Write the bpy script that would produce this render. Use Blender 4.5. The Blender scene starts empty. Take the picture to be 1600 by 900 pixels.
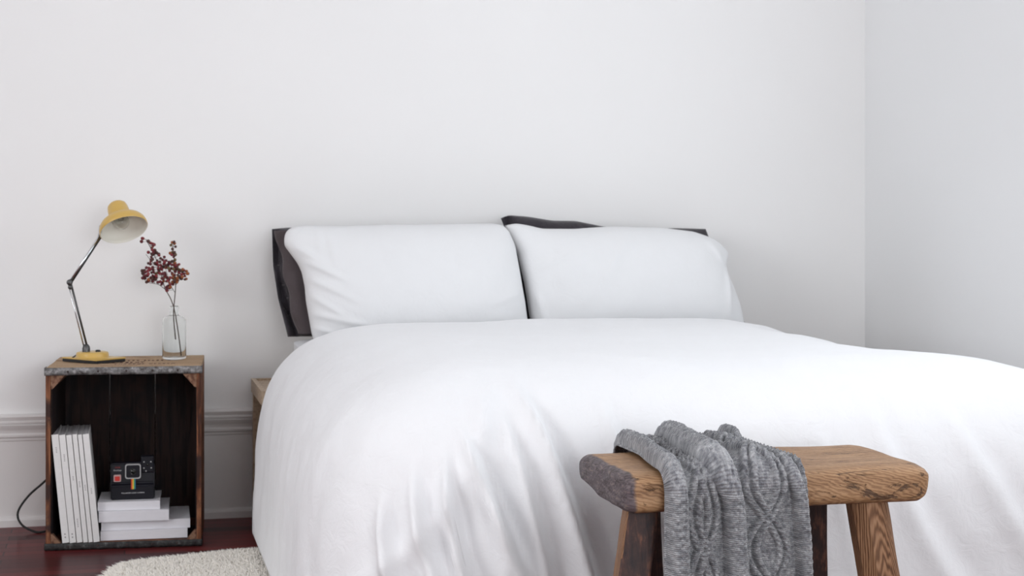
import bpy, bmesh, math, random
from mathutils import Vector, noise, Matrix
R = math.radians
SC = bpy.context.scene
COL = SC.collection

# ---------------------------------------------------------------- camera, world, lights, exposure
cam_d = bpy.data.cameras.new('camera'); cam = bpy.data.objects.new('camera', cam_d); COL.objects.link(cam)
cam.location = (0, 0, .95); cam.rotation_euler = (R(90), 0, R(-13.35))
cam_d.sensor_width = 36; cam_d.lens = 36 * 2550 / 1600; cam_d.shift_y = -110 / 1600
cam_d.dof.use_dof = True; cam_d.dof.focus_distance = 2.95; cam_d.dof.aperture_fstop = 13
cam_d.clip_start = .05
SC.camera = cam
SC.view_settings.view_transform = 'Standard'; SC.view_settings.look = 'None'
SC.view_settings.gamma = 1; SC.view_settings.use_curve_mapping = False
SC.view_settings.exposure = -0.17
w = bpy.data.worlds.new('sky'); SC.world = w; w.use_nodes = True
w.node_tree.nodes['Background'].inputs[0].default_value = (.80, .90, 1, 1)
w.node_tree.nodes['Background'].inputs[1].default_value = 1.0

def area(name, loc, rot, sx, sy, power, color):
    l = bpy.data.lights.new(name, 'AREA'); l.shape = 'RECTANGLE'; l.size = sx; l.size_y = sy
    l.energy = power; l.color = color
    o = bpy.data.objects.new(name, l); o.location = loc; o.rotation_euler = rot; COL.objects.link(o)
    return o
# daylight entering through the two windows (right wall towards the viewer, rear wall behind the viewer)
area('window_daylight_right', (2.60, 3.02, 1.78), (0, R(90), 0), 1.55, 2.1, 23, (.93, .97, 1))
area('window_daylight_rear', (1.30, -1.86, 1.12), (R(90), 0, 0), 2.2, 2.0, 92, (.965, .98, 1))
area('fill_light_left', (-2.70, 1.90, 1.60), (0, R(-90), 0), 1.55, 2.6, 74, (.98, .985, 1))  # added left fill light, brightens the left side of the duvet

# ---------------------------------------------------------------- helpers
def link(name, me, mat=None, parent=None, smooth=True, label=None):
    o = bpy.data.objects.new(name, me); COL.objects.link(o)
    if mat is not None:
        for m in (mat if isinstance(mat, (list, tuple)) else [mat]): me.materials.append(m)
    if smooth: me.shade_smooth()
    if parent is not None: o.parent = parent
    if label: o['label'] = label
    return o
def tag(o, label, cat, group=None):
    o['label'] = label; o['category'] = cat
    if group: o['group'] = group
    return o
def struct(o): o['kind'] = 'structure'; return o
def empty(name, loc, rz, label, cat, group=None):
    o = bpy.data.objects.new(name, None); COL.objects.link(o); o.location = loc; o.rotation_euler = (0, 0, rz)
    o.empty_display_size = .05
    return tag(o, label, cat, group)
def bm_obj(name, bm, mat, parent=None, smooth=False, label=None):
    bmesh.ops.recalc_face_normals(bm, faces=bm.faces)
    me = bpy.data.meshes.new(name); bm.to_mesh(me); bm.free()
    return link(name, me, mat, parent, smooth, label)
def box(bm, x0, x1, y0, y1, z0, z1, mat_i=0, M=None):
    vs = [bm.verts.new((x, y, z)) for z in (z0, z1) for y in (y0, y1) for x in (x0, x1)]
    if M is not None:
        for v in vs: v.co = M @ v.co
    fs = []
    for f in ((0,1,3,2), (4,6,7,5), (0,4,5,1), (2,3,7,6), (0,2,6,4), (1,5,7,3)):
        fc = bm.faces.new([vs[i] for i in f]); fc.material_index = mat_i; fs.append(fc)
    return vs
def boxes(name, L, mat, parent=None, bev=0, smooth=False, label=None, seg=2):
    bm = bmesh.new()
    for b in L: box(bm, *b)
    if bev: bmesh.ops.bevel(bm, geom=bm.edges[:], offset=bev, segments=seg, affect='EDGES', profile=.5)
    return bm_obj(name, bm, mat, parent, smooth, label)
def tube(bm, pts, rad, n=10, cap=True):
    pts = [Vector(p) for p in pts]; rings = []; prev = None
    for i, p in enumerate(pts):
        t = (pts[min(i+1, len(pts)-1)] - pts[max(i-1, 0)]).normalized()
        if prev is None:
            a = Vector((0, 0, 1)) if abs(t.z) < .9 else Vector((1, 0, 0))
            nx = t.cross(a).normalized()
        else: nx = (prev - t * prev.dot(t)).normalized()
        prev = nx; ny = t.cross(nx)
        r = rad(i / (len(pts) - 1)) if callable(rad) else rad
        rings.append([bm.verts.new(p + (nx * math.cos(k * math.tau / n) + ny * math.sin(k * math.tau / n)) * r) for k in range(n)])
    for a, b in zip(rings, rings[1:]):
        for k in range(n): bm.faces.new((a[k], a[(k+1) % n], b[(k+1) % n], b[k]))
    if cap:
        bm.faces.new(rings[0][::-1]); bm.faces.new(rings[-1])
def curve_pts(P, n=12):      # Catmull-Rom through P
    P = [Vector(p) for p in P]; Q = [P[0]*2 - P[1]] + P + [P[-1]*2 - P[-2]]; out = []
    for i in range(1, len(Q) - 2):
        for k in range(n):
            t = k / n
            out.append(.5 * ((2*Q[i]) + (Q[i+1]-Q[i-1])*t + (2*Q[i-1]-5*Q[i]+4*Q[i+1]-Q[i+2])*t*t + (-Q[i-1]+3*Q[i]-3*Q[i+1]+Q[i+2])*t**3))
    out.append(P[-1]); return out
def lathe(bm, prof, n=40, M=None, closed=False):
    rings = []
    for r, z in prof:
        if r < 1e-6: vs = [bm.verts.new((0, 0, z))]
        else: vs = [bm.verts.new((r*math.cos(k*math.tau/n), r*math.sin(k*math.tau/n), z)) for k in range(n)]
        if M is not None:
            for v in vs: v.co = M @ v.co
        rings.append(vs)
    for a, b in zip(rings, rings[1:]):
        for k in range(n):
            k2 = (k+1) % n
            if len(a) == 1 and len(b) == 1: continue
            if len(a) == 1: bm.faces.new((a[0], b[k2], b[k]))
            elif len(b) == 1: bm.faces.new((a[k], a[k2], b[0]))
            else: bm.faces.new((a[k], a[k2], b[k2], b[k]))
def prism(bm, poly, z0, z1, M=None):
    a = [bm.verts.new((x, y, z0)) for x, y in poly]; b = [bm.verts.new((x, y, z1)) for x, y in poly]
    if M is not None:
        for v in a + b: v.co = M @ v.co
    n = len(poly); bm.faces.new(a[::-1]); bm.faces.new(b)
    for i in range(n): bm.faces.new((a[i], a[(i+1) % n], b[(i+1) % n], b[i]))
def rrect(hx, hy, r, n=6, cx=0, cy=0):
    out = []
    for sx, sy, a0 in ((1, 1, 0), (-1, 1, 90), (-1, -1, 180), (1, -1, 270)):
        for k in range(n + 1):
            a = R(a0 + 90 * k / n); out.append((cx + sx*(hx - r) + r*math.cos(a), cy + sy*(hy - r) + r*math.sin(a)))
    return out
def sm(a, b, x):
    t = min(1, max(0, (x - a) / (b - a))); return t*t*(3 - 2*t)
def interp(T, x):            # T sorted list of (x, y)
    if x <= T[0][0]: return T[0][1]
    for (a, b), (c, d) in zip(T, T[1:]):
        if x <= c: return b + (d - b) * (x - a) / (c - a)
    return T[-1][1]
def N(x, y, z=0): return noise.noise(Vector((x, y, z)))

# ---------------------------------------------------------------- materials
class MT:
    def __init__(s, name, base=(.8,.8,.8), rough=.6, **kw):
        s.m = bpy.data.materials.new(name); s.m.use_nodes = True; s.t = s.m.node_tree
        s.b = s.t.nodes['Principled BSDF']; s.b.inputs['Base Color'].default_value = (*base, 1); s.b.inputs['Roughness'].default_value = rough
        for k, v in kw.items(): s.b.inputs[k.replace('_', ' ')].default_value = v
        s.out = s.t.nodes['Material Output']
    def n(s, typ, **kw):
        nd = s.t.nodes.new(typ)
        for k, v in kw.items(): setattr(nd, k, v)
        return nd
    def l(s, a, b): s.t.links.new(a, b)
    def coord(s, scale=(1,1,1), kind='Object', rot=(0,0,0)):
        c = s.n('ShaderNodeTexCoord'); mp = s.n('ShaderNodeMapping'); mp.inputs['Scale'].default_value = scale; mp.inputs['Rotation'].default_value = rot
        s.l(c.outputs[kind], mp.inputs[0]); return mp.outputs[0]
    def noise(s, vec, scale, detail=4, rough=.55, dist=0):
        nd = s.n('ShaderNodeTexNoise'); nd.inputs['Scale'].default_value = scale; nd.inputs['Detail'].default_value = detail
        nd.inputs['Roughness'].default_value = rough; nd.inputs['Distortion'].default_value = dist
        s.l(vec, nd.inputs['Vector']); return nd.outputs['Fac']
    def wave(s, vec, scale, dist=2, detail=2, direction='X', typ='BANDS', dscale=1):
        nd = s.n('ShaderNodeTexWave'); nd.wave_type = typ
        if typ == 'BANDS': nd.bands_direction = direction
        else: nd.rings_direction = direction
        nd.inputs['Scale'].default_value = scale; nd.inputs['Distortion'].default_value = dist; nd.inputs['Detail'].default_value = detail
        nd.inputs['Detail Scale'].default_value = dscale
        s.l(vec, nd.inputs['Vector']); return nd.outputs['Fac']
    def ramp(s, fac, stops):
        nd = s.n('ShaderNodeValToRGB'); e = nd.color_ramp.elements
        while len(e) < len(stops): e.new(.5)
        for el, (p, c) in zip(e, stops): el.position = p; el.color = (*c, 1) if len(c) == 3 else c
        s.l(fac, nd.inputs[0]); return nd.outputs[0]
    def mix(s, fac, a, b, mode='MIX'):
        nd = s.n('ShaderNodeMix'); nd.data_type = 'RGBA'; nd.blend_type = mode
        for v, i in ((fac, 0), (a, 6), (b, 7)):
            if isinstance(v, (int, float)): nd.inputs[i].default_value = v
            elif isinstance(v, tuple): nd.inputs[i].default_value = (*v, 1)
            else: s.l(v, nd.inputs[i])
        return nd.outputs[2]
    def math(s, op, a, b=0):
        nd = s.n('ShaderNodeMath'); nd.operation = op
        for v, i in ((a, 0), (b, 1)):
            if isinstance(v, (int, float)): nd.inputs[i].default_value = v
            else: s.l(v, nd.inputs[i])
        return nd.outputs[0]
    def color(s, c): s.l(c, s.b.inputs['Base Color']); return s
    def bump(s, h, strength=.3, dist=.01, prev=None):
        nd = s.n('ShaderNodeBump'); nd.inputs['Strength'].default_value = strength; nd.inputs['Distance'].default_value = dist
        s.l(h, nd.inputs['Height'])
        if prev is not None: s.l(prev, nd.inputs['Normal'])
        s.l(nd.outputs[0], s.b.inputs['Normal']); return nd.outputs[0]
g3 = lambda v: (v, v, v)

def m_wall(name, c):
    m = MT(name, c, .85); v = m.coord(); m.color(m.mix(m.ramp(m.noise(v, .9, 2), [(.35, g3(0)), (.7, g3(1))]), c, tuple(x*.975 for x in c)))
    m.bump(m.noise(v, 160, 3), .04, .002); return m.m
WALL = m_wall('white_wall_paint', (.90, .893, .888))
WALL_R = m_wall('white_wall_paint_right', (.92, .925, .93))
TRIM = MT('white_gloss_trim', (.74, .715, .705), .45).m
CEIL = MT('ceiling_paint', (.85, .85, .85), .9).m

def m_fabric(name, c, fine=900, wr=.25, tone=.97, rough=.9):
    m = MT(name, c, rough, Sheen_Weight=.15)
    v = m.coord()
    m.color(m.mix(m.noise(v, 6, 3), c, tuple(x*tone for x in c)))
    b = m.bump(m.noise(v, fine, 2), .12, .001)
    n2 = m.noise(v, 22, 6, .6, .9)
    m.bump(n2, wr, .010, b); return m.m
LINEN = m_fabric('white_linen', (.88, .885, .90), wr=.3)
PILLOWM = m_fabric('white_pillow_cotton', (.80, .805, .815), wr=.16)
MATTR = m_fabric('white_mattress_cotton', (.70, .71, .73), wr=.1)
CHAR = m_fabric('charcoal_linen', (.032, .026, .034), wr=.6, tone=.7)
CHAR2 = m_fabric('charcoal_linen_hem', (.085, .066, .070), wr=.5, tone=.8)

m = MT('mahogany_floor', (.1, .02, .02), .30, Specular_IOR_Level=.07)
c0 = m.coord((1, 1, 1)); br = m.n('ShaderNodeTexBrick'); br.offset = .37; br.squash = 1
br.inputs['Scale'].default_value = 1; br.inputs['Mortar Size'].default_value = .0018; br.inputs['Brick Width'].default_value = .9; br.inputs['Row Height'].default_value = .057
br.inputs['Color1'].default_value = (.20, .035, .035, 1); br.inputs['Color2'].default_value = (.075, .014, .016, 1); br.inputs['Mortar'].default_value = (.012, .006, .006, 1)
m.l(c0, br.inputs['Vector'])
m.color(m.mix(.75, br.outputs['Color'], m.ramp(m.noise(m.coord((2, 40, 1)), 3, 5), [(.3, g3(.45)), (.75, g3(1.0))]), 'MULTIPLY'))
m.bump(br.outputs['Fac'], -.2, .001); FLOOR = m.m

def m_wood(name, dark, mid, light, sc=(2, 24, 24), rough=.6, stain=None, stain_amt=(.5, .62), bump=.4, wscale=3.0, wdist=6):
    m = MT(name, mid, rough, Specular_IOR_Level=.3); v = m.coord(sc)
    fac = m.math('ADD', m.math('MULTIPLY', m.noise(v, 1.6, 6, .62, .6), .6), m.math('MULTIPLY', m.wave(v, wscale, wdist, 3, 'Y'), .4))
    col = m.ramp(fac, [(.25, dark), (.5, mid), (.75, light)])
    if stain:
        col = m.mix(m.ramp(m.noise(m.coord(), 9, 5, .6, .5), [(stain_amt[0], g3(0)), (stain_amt[1], g3(1))]), col, stain)
    m.color(col); m.bump(fac, bump, .003); return m.m
CR_TOP = m_wood('crate_top_wood', (.22, .13, .075), (.44, .29, .17), (.58, .42, .27), (3, 45, 45), .75, (.14, .075, .04), (.56, .74))
CR_SIDE = m_wood('crate_side_wood', (.055, .018, .009), (.20, .070, .032), (.34, .15, .075), (30, 30, 2.2), .7, (.045, .02, .016), (.5, .62))
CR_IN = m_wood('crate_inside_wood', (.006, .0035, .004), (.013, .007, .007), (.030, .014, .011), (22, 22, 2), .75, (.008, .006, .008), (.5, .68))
CR_GUS = m_wood('crate_bracket_wood', (.07, .03, .018), (.17, .08, .05), (.28, .16, .10), (20, 20, 20), .75)
PINE = m_wood('pale_birch_wood', (.40, .29, .20), (.50, .38, .27), (.57, .45, .33), (30, 2, 30), .5, bump=.08)
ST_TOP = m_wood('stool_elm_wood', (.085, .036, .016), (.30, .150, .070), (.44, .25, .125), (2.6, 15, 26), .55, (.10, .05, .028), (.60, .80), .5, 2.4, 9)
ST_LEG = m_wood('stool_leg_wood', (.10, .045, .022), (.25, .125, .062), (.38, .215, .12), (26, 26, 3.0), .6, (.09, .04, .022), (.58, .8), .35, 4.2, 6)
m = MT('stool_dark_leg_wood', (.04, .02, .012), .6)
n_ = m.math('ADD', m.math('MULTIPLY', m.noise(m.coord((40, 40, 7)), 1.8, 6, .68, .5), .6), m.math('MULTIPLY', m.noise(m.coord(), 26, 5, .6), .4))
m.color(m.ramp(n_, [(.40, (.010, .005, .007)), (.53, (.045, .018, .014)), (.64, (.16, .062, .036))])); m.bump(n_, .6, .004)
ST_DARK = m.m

# weathered seat: one material, end-grain weathering plus painted shade darken the left end
m = MT('stool_seat_wood', (.3, .15, .07), .58)
v = m.coord((2.0, 14, 20)); v2 = m.coord()
grain = m.math('ADD', m.math('MULTIPLY', m.noise(v, 2.4, 7, .72, .7), .78), m.math('MULTIPLY', m.wave(m.coord((3.0, 5, 9)), 10, 8, 3, 'DIAGONAL', dscale=1.1), .22))
col = m.ramp(grain, [(.30, (.21, .105, .048)), (.47, (.345, .19, .092)), (.66, (.47, .28, .145))])
cr = m.ramp(m.noise(m.coord((4, 30, 12)), 2.4, 6, .68, 1.6), [(.36, g3(1)), (.41, g3(0))])
col = m.mix(m.math('MULTIPLY', cr, .75), col, (.035, .016, .010))
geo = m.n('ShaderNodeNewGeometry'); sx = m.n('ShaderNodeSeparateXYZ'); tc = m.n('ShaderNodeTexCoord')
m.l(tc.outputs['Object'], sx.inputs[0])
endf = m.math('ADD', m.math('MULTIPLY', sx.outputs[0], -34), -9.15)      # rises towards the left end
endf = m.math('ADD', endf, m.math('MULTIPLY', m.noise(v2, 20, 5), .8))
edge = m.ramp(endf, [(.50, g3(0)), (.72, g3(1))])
dirt_shade = m.ramp(m.noise(m.coord((10, 14, 60)), 3, 5, .65, .8), [(.35, (.022, .017, .024)), (.55, (.10, .085, .105)), (.72, (.26, .20, .17))])
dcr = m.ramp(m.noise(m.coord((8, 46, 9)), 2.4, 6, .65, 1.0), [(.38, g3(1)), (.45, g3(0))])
dirt_shade = m.mix(m.math('MULTIPLY', dcr, .8), dirt_shade, (.012, .008, .010))
col = m.mix(m.math('MULTIPLY', edge, .92), col, dirt_shade)
m.color(col)
h = m.math('SUBTRACT', m.math('MULTIPLY', grain, .5), m.math('MULTIPLY', cr, 1.2)); m.bump(h, .55, .004)
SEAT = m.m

m = MT('galvanised_band', (.3, .3, .3), .5, Metallic=.35); v = m.coord()
m.color(m.ramp(m.noise(v, 75, 5, .65), [(.32, (.045, .036, .034)), (.5, (.17, .165, .165)), (.72, (.42, .41, .41))])); m.bump(m.noise(v, 60, 4), .5, .003); BAND = m.m
m = MT('dark_iron_band', (.05, .05, .05), .6, Metallic=.3); v = m.coord()
m.color(m.ramp(m.noise(v, 75, 5, .65), [(.35, (.014, .012, .012)), (.58, (.045, .045, .045)), (.8, (.20, .20, .195))])); m.bump(m.noise(v, 60, 4), .5, .004); BAND2 = m.m
NAIL = MT('rusty_nail', (.035, .02, .018), .7).m
INK = MT('faded_stencil_ink', (.10, .045, .035), .9).m
LYEL = MT('lamp_yellow_enamel', (.62, .40, .10), .38, Coat_Weight=.2).m
LCREAM = MT('lamp_inner_cream', (.82, .79, .70), .5).m
CHROME = MT('chrome', (.72, .73, .75), .16, Metallic=1.0).m
DMETAL = MT('dark_metal', (.10, .10, .10), .35, Metallic=.8).m
BLACK = MT('black_plastic', (.012, .012, .014), .45).m
RUBBER = MT('black_rubber', (.008, .008, .008), .6).m
BULB = MT('clear_bulb_glass', (.95, .95, .93), .02, Transmission_Weight=1.0, IOR=1.3).m
m = MT('clear_bottle_glass', (.97, .985, .98), .015, Transmission_Weight=1.0, IOR=1.18); GLASS = m.m
STEM = MT('brown_stem', (.075, .05, .035), .7).m
STEMG = MT('green_wet_stem', (.07, .085, .03), .7).m
BER = [MT('berry_dark_red', (.12, .012, .020), .5).m, MT('berry_crimson', (.21, .022, .030), .5).m,
       MT('berry_brown', (.075, .025, .02), .55).m, MT('berry_rust', (.30, .085, .025), .5).m, MT('berry_olive', (.13, .085, .03), .6).m]
def m_paper(name, c):
    m = MT(name, c, .6); m.color(m.mix(m.noise(m.coord((3, 3, 14)), 12, 3), c, tuple(x*.9 for x in c))); return m.m
COVER = m_paper('white_matte_cover', (.82, .80, .79))
COVER2 = m_paper('white_book_cover', (.86, .85, .89))
m = MT('page_edges', (.6, .6, .6), .8)
m.color(m.ramp(m.noise(m.coord((420, 3, 3)), 1, 2), [(.35, (.30, .28, .30)), (.65, (.62, .60, .62))])); PAGES = m.m
m = MT('page_edges_flat', (.6, .6, .6), .8)
m.color(m.ramp(m.noise(m.coord((3, 3, 420)), 1, 2), [(.35, (.42, .40, .43)), (.65, (.68, .66, .69))])); PAGES2 = m.m
PRINT = MT('grey_print', (.30, .28, .28), .7).m
CAMB = MT('camera_black_plastic', (.006, .006, .011), .38, Specular_IOR_Level=.25).m
CAMG = MT('camera_lens_glass', (.006, .008, .007), .12).m
CAMS = MT('camera_silver_ring', (.42, .42, .42), .4).m
CAMR = MT('camera_red_button', (.62, .03, .02), .4).m
CAMP = MT('camera_pink_bezel', (.55, .36, .35), .5).m
CAMW = MT('camera_white_print', (.62, .62, .62), .6).m
CAMDR = MT('camera_red_print', (.40, .03, .03), .6).m
STR = [MT('stripe_' + n_, c, .5).m for n_, c in (('red', (.55, .06, .02)), ('orange', (.70, .22, .02)), ('yellow', (.75, .55, .06)), ('green', (.04, .30, .09)), ('blue', (.02, .16, .28)))]
m = MT('sheepskin', (.80, .74, .66), .9, Sheen_Weight=.3); m.color(m.mix(m.noise(m.coord(), 30, 3), (.97, .93, .86), (.93, .88, .80))); FUR = m.m

# heathered cable knit: yarn colour mottling and fine purl rows follow the cloth's own UVs (metres)
m = MT('grey_cable_knit', (.3, .3, .3), .95, Sheen_Weight=.35, Sheen_Roughness=.6)
uv = m.coord((1, 1, 1), 'UV')
uvh = m.coord((75, 105, 1), 'UV'); uvm = m.coord((1, 1, 1), 'UV')
n1 = m.noise(uvh, 1.6, 4, .7); n2 = m.noise(uvm, 45, 4, .6)
fac = m.math('ADD', m.math('MULTIPLY', n1, .62), m.math('MULTIPLY', n2, .38))
col = m.ramp(fac, [(.36, (.10, .103, .123)), (.47, (.26, .266, .29)), (.57, (.47, .475, .495)), (.68, (.68, .68, .69))])
m.color(col)
rows = m.wave(m.coord((1, 1, 1), 'UV'), 92, .6, 1, 'Y', dscale=3)
b1 = m.bump(rows, .9, .003)
b2 = m.bump(m.noise(m.coord((300, 300, 1), 'UV'), 1.2, 4, .7), .45, .003, b1)
m.bump(m.noise(uvm, 130, 3), .25, .004, b2)
KNIT = m.m

# ---------------------------------------------------------------- room
X0, X1, Y0, Y1, ZC = -2.6, 2.51, -1.8, 5.25, 2.75
struct(boxes('floor', [(X0-.15, X1+.15, Y0-.15, Y1+.15, -.1, 0)], FLOOR))
struct(boxes('ceiling', [(X0-.15, X1+.15, Y0-.15, Y1+.15, ZC, ZC+.1)], CEIL))
struct(boxes('wall_back', [(X0-.15, X1+.15, Y1, Y1+.15, 0, ZC)], WALL))
struct(boxes('wall_left', [(X0-.15, X0, Y0, .55, 0, ZC), (X0-.15, X0, 3.25, Y1, 0, ZC), (X0-.15, X0, .55, 3.25, 0, .80), (X0-.15, X0, .55, 3.25, 2.40, ZC)], WALL))
wy0, wy1, wz0, wz1 = 1.95, 4.10, .98, 2.58
struct(boxes('wall_right', [(X1, X1+.15, Y0, wy0, 0, ZC), (X1, X1+.15, wy1, Y1, 0, ZC), (X1, X1+.15, wy0, wy1, 0, wz0), (X1, X1+.15, wy0, wy1, wz1, ZC)], WALL_R))
rx0, rx1, rz0, rz1 = .20, 2.40, .12, 2.12
struct(boxes('wall_rear', [(X0, rx0, Y0-.15, Y0, 0, ZC), (rx1, X1, Y0-.15, Y0, 0, ZC), (rx0, rx1, Y0-.15, Y0, 0, rz0), (rx0, rx1, Y0-.15, Y0, rz1, ZC)], WALL))
# window frames
f = .045
def wframe(name, a0, a1, z0, z1, place):
    L = [(a0, a1, z0, z0+f), (a0, a1, z1-f, z1), (a0, a0+f, z0+f, z1-f), (a1-f, a1, z0+f, z1-f), ((a0+a1)/2-f/2, (a0+a1)/2+f/2, z0+f, z1-f)]
    return struct(boxes(name, [place(*q) for q in L], TRIM))
wframe('window_1', wy0, wy1, wz0, wz1, lambda a, b, c, d: (X1+.0, X1+.05, a, b, c, d))
wframe('window_2', rx0, rx1, rz0, rz1, lambda a, b, c, d: (a, b, Y0-.05, Y0, c, d))
wframe('added_window_left', .55, 3.25, .80, 2.40, lambda a, b, c, d: (X0-.05, X0, a, b, c, d))  # unseen window added to go with the left fill light
# tall baseboard with moulded cap (profile swept along the wall)
def moulding(name, prof, mat, x0, x1, along='x'):
    bm = bmesh.new(); a = []; b = []
    for d, z in prof:
        if along == 'x': p, q = (x0, Y1 - d, z), (x1, Y1 - d, z)
        else: p, q = (X1 - d, x0, z), (X1 - d, x1, z)
        a.append(bm.verts.new(p)); b.append(bm.verts.new(q))
    n = len(prof)
    for i in range(n): bm.faces.new((a[i], a[(i+1) % n], b[(i+1) % n], b[i]))
    bm.faces.new(a); bm.faces.new(b[::-1])
    return struct(bm_obj(name, bm, mat))
PROF = [(0, 0), (.026, 0), (.026, .020), (.023, .026), (.016, .030), (.012, .031), (.012, .262), (.015, .264), (.015, .272), (.020, .275), (.0205, .281), (.016, .284),
        (.0155, .287), (.018, .296), (.023, .306), (.025, .311), (.019, .3125), (.019, .316), (.024, .318), (.024, .3225), (.020, .325), (.022, .330), (.024, .337), (.020, .342), (.008, .345), (0, .345)]
moulding('baseboard_back', PROF, TRIM, X0, X1)
moulding('baseboard_right', PROF, TRIM, Y0, Y1 - .03, 'y')

# ---------------------------------------------------------------- bed: frame, mattress, duvet
bed = empty('bed_frame', (1.225, 4.15, 0), 0, 'pale birch bed frame under the white bedding, its corner showing by the wall', 'bed')
def rel(o, p=bed):
    o.location = -Vector(p.location); return o
BX0, BX1, BY0, BY1 = .388, 2.06, 4.795, 5.20
rel(boxes('head_shelf', [(BX0, BX1, BY0, BY1, .402, .437), (BX0, BX0+.014, BY0, BY1-.016, .437, .443), (BX0, BX1, BY1-.016, BY1, .437, .443)], PINE, bed))
rel(boxes('shelf_side', [(BX0+.040, BX0+.060, BY0+.03, BY1-.036, 0, .402)], PINE, bed))
rel(boxes('shelf_side', [(BX1-.060, BX1-.040, BY0+.03, BY1-.036, 0, .402)], PINE, bed))
rel(boxes('back_panel', [(BX0+.004, BX1-.004, BY1-.035, BY1-.004, .0, .402)], PINE, bed))
rel(boxes('platform', [(.56, 1.89, 3.50, 5.09, .437, .455)], PINE, bed))
rel(boxes('side_rail', [(.56, .58, 3.50, BY0-.01, .15, .437)], PINE, bed)); rel(boxes('side_rail', [(1.87, 1.89, 3.50, BY0-.01, .15, .437)], PINE, bed))
rel(boxes('foot_rail', [(.58, 1.87, 3.50, 3.52, .15, .437)], PINE, bed))
for x in (.59, 1.81): rel(boxes('leg', [(x, x+.05, 3.53, 3.58, 0, .437)], PINE, bed))

def rbox(name, x0, x1, y0, y1, z0, z1, r, mat, seg=5, parent=None):
    bm = bmesh.new(); box(bm, x0, x1, y0, y1, z0, z1)
    bmesh.ops.bevel(bm, geom=bm.edges[:], offset=r, segments=seg, affect='EDGES', profile=.5)
    return bm_obj(name, bm, mat, parent, True)
bm = bmesh.new(); prism(bm, rrect(.7315, .79, .20, 10, 1.2235, 4.30), .4555, .575)
bmesh.ops.bevel(bm, geom=[e for e in bm.edges if abs(e.verts[0].co.z - e.verts[1].co.z) < .001], offset=.03, segments=5, affect='EDGES')
tag(bm_obj('mattress', bm, MATTR, None, True), 'white mattress under the duvet, a corner showing beside the charcoal pillow', 'mattress')

# duvet: a sheet draped over the bed; d = distance beyond the flat core, folded down along PR
PR = [(.40, .645), (.28, .637), (.20, .617), (.14, .588), (.09, .547), (.05, .492), (.026, .435), (.012, .375), (.004, .30), (.0, .22), (-.006, .12), (-.008, .07), (-.006, .036)]
DX0, DX1, DY0, DY1 = .362, 2.10, 3.125, 4.765
arc = [0]
for a, b in zip(PR, PR[1:]): arc.append(arc[-1] + math.hypot(a[0]-b[0], a[1]-b[1]))
TI = [(s, p[0]) for s, p in zip(arc, PR)]; TZ = [(s, p[1]) for s, p in zip(arc, PR)]; DM = arc[-1]
# smooth the tables
def smt(T, s, h=.02): return sum(interp(T, s + k*h) for k in (-2, -1, 0, 1, 2)) / 5
FOLDS = [((.792, .60), (.845, .40), (.90, .23), .020, .020), ((.655, .52), (.70, .40), (.752, .26), .019, .017),
         ((.745, .56), (.775, .42), (.81, .24), .012, .016), ((.62, .47), (.625, .36), (.655, .22), .017, .014), ((.555, .45), (.565, .34), (.60, .22), .014, .015),
         ((.70, .44), (.715, .33), (.73, .22), .010, .018), ((.50, .40), (.50, .30), (.53, .20), .012, .014), ((.96, .56), (1.0, .40), (1.06, .2), .012, .02),
         ((1.16, .5), (1.2, .36), (1.22, .2), .012, .025), ((1.50, .57), (1.53, .38), (1.60, .2), .008, .02), ((1.62, .56), (1.68, .4), (1.76, .2), .007, .022),
         ((1.40, .5), (1.43, .36), (1.46, .2), .008, .016), ((1.36, .46), (1.30, .34), (1.28, .2), .010, .016), ((.72, .60), (.69, .52), (.64, .42), .006, .03)]
def foldh(x, z):
    h = 0
    for a, b, c, A, wd in FOLDS:
        if z > a[1] + .05: continue
        t = (a[1] - z) / (a[1] - c[1]); t2 = max(0, t)
        cx = (1-t2)**2 * a[0] + 2*t2*(1-t2) * (2*b[0] - .5*(a[0] + c[0])) + t2*t2 * c[0]
        k = sm(-.12, .38, t)
        q = (x - cx) / (wd * (.62 + .5*min(1, t2)))
        h += 2.0 * A * k * (math.exp(-q*q) - .55 * math.exp(-(q-2.0)**2 * .7))
    return h
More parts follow.
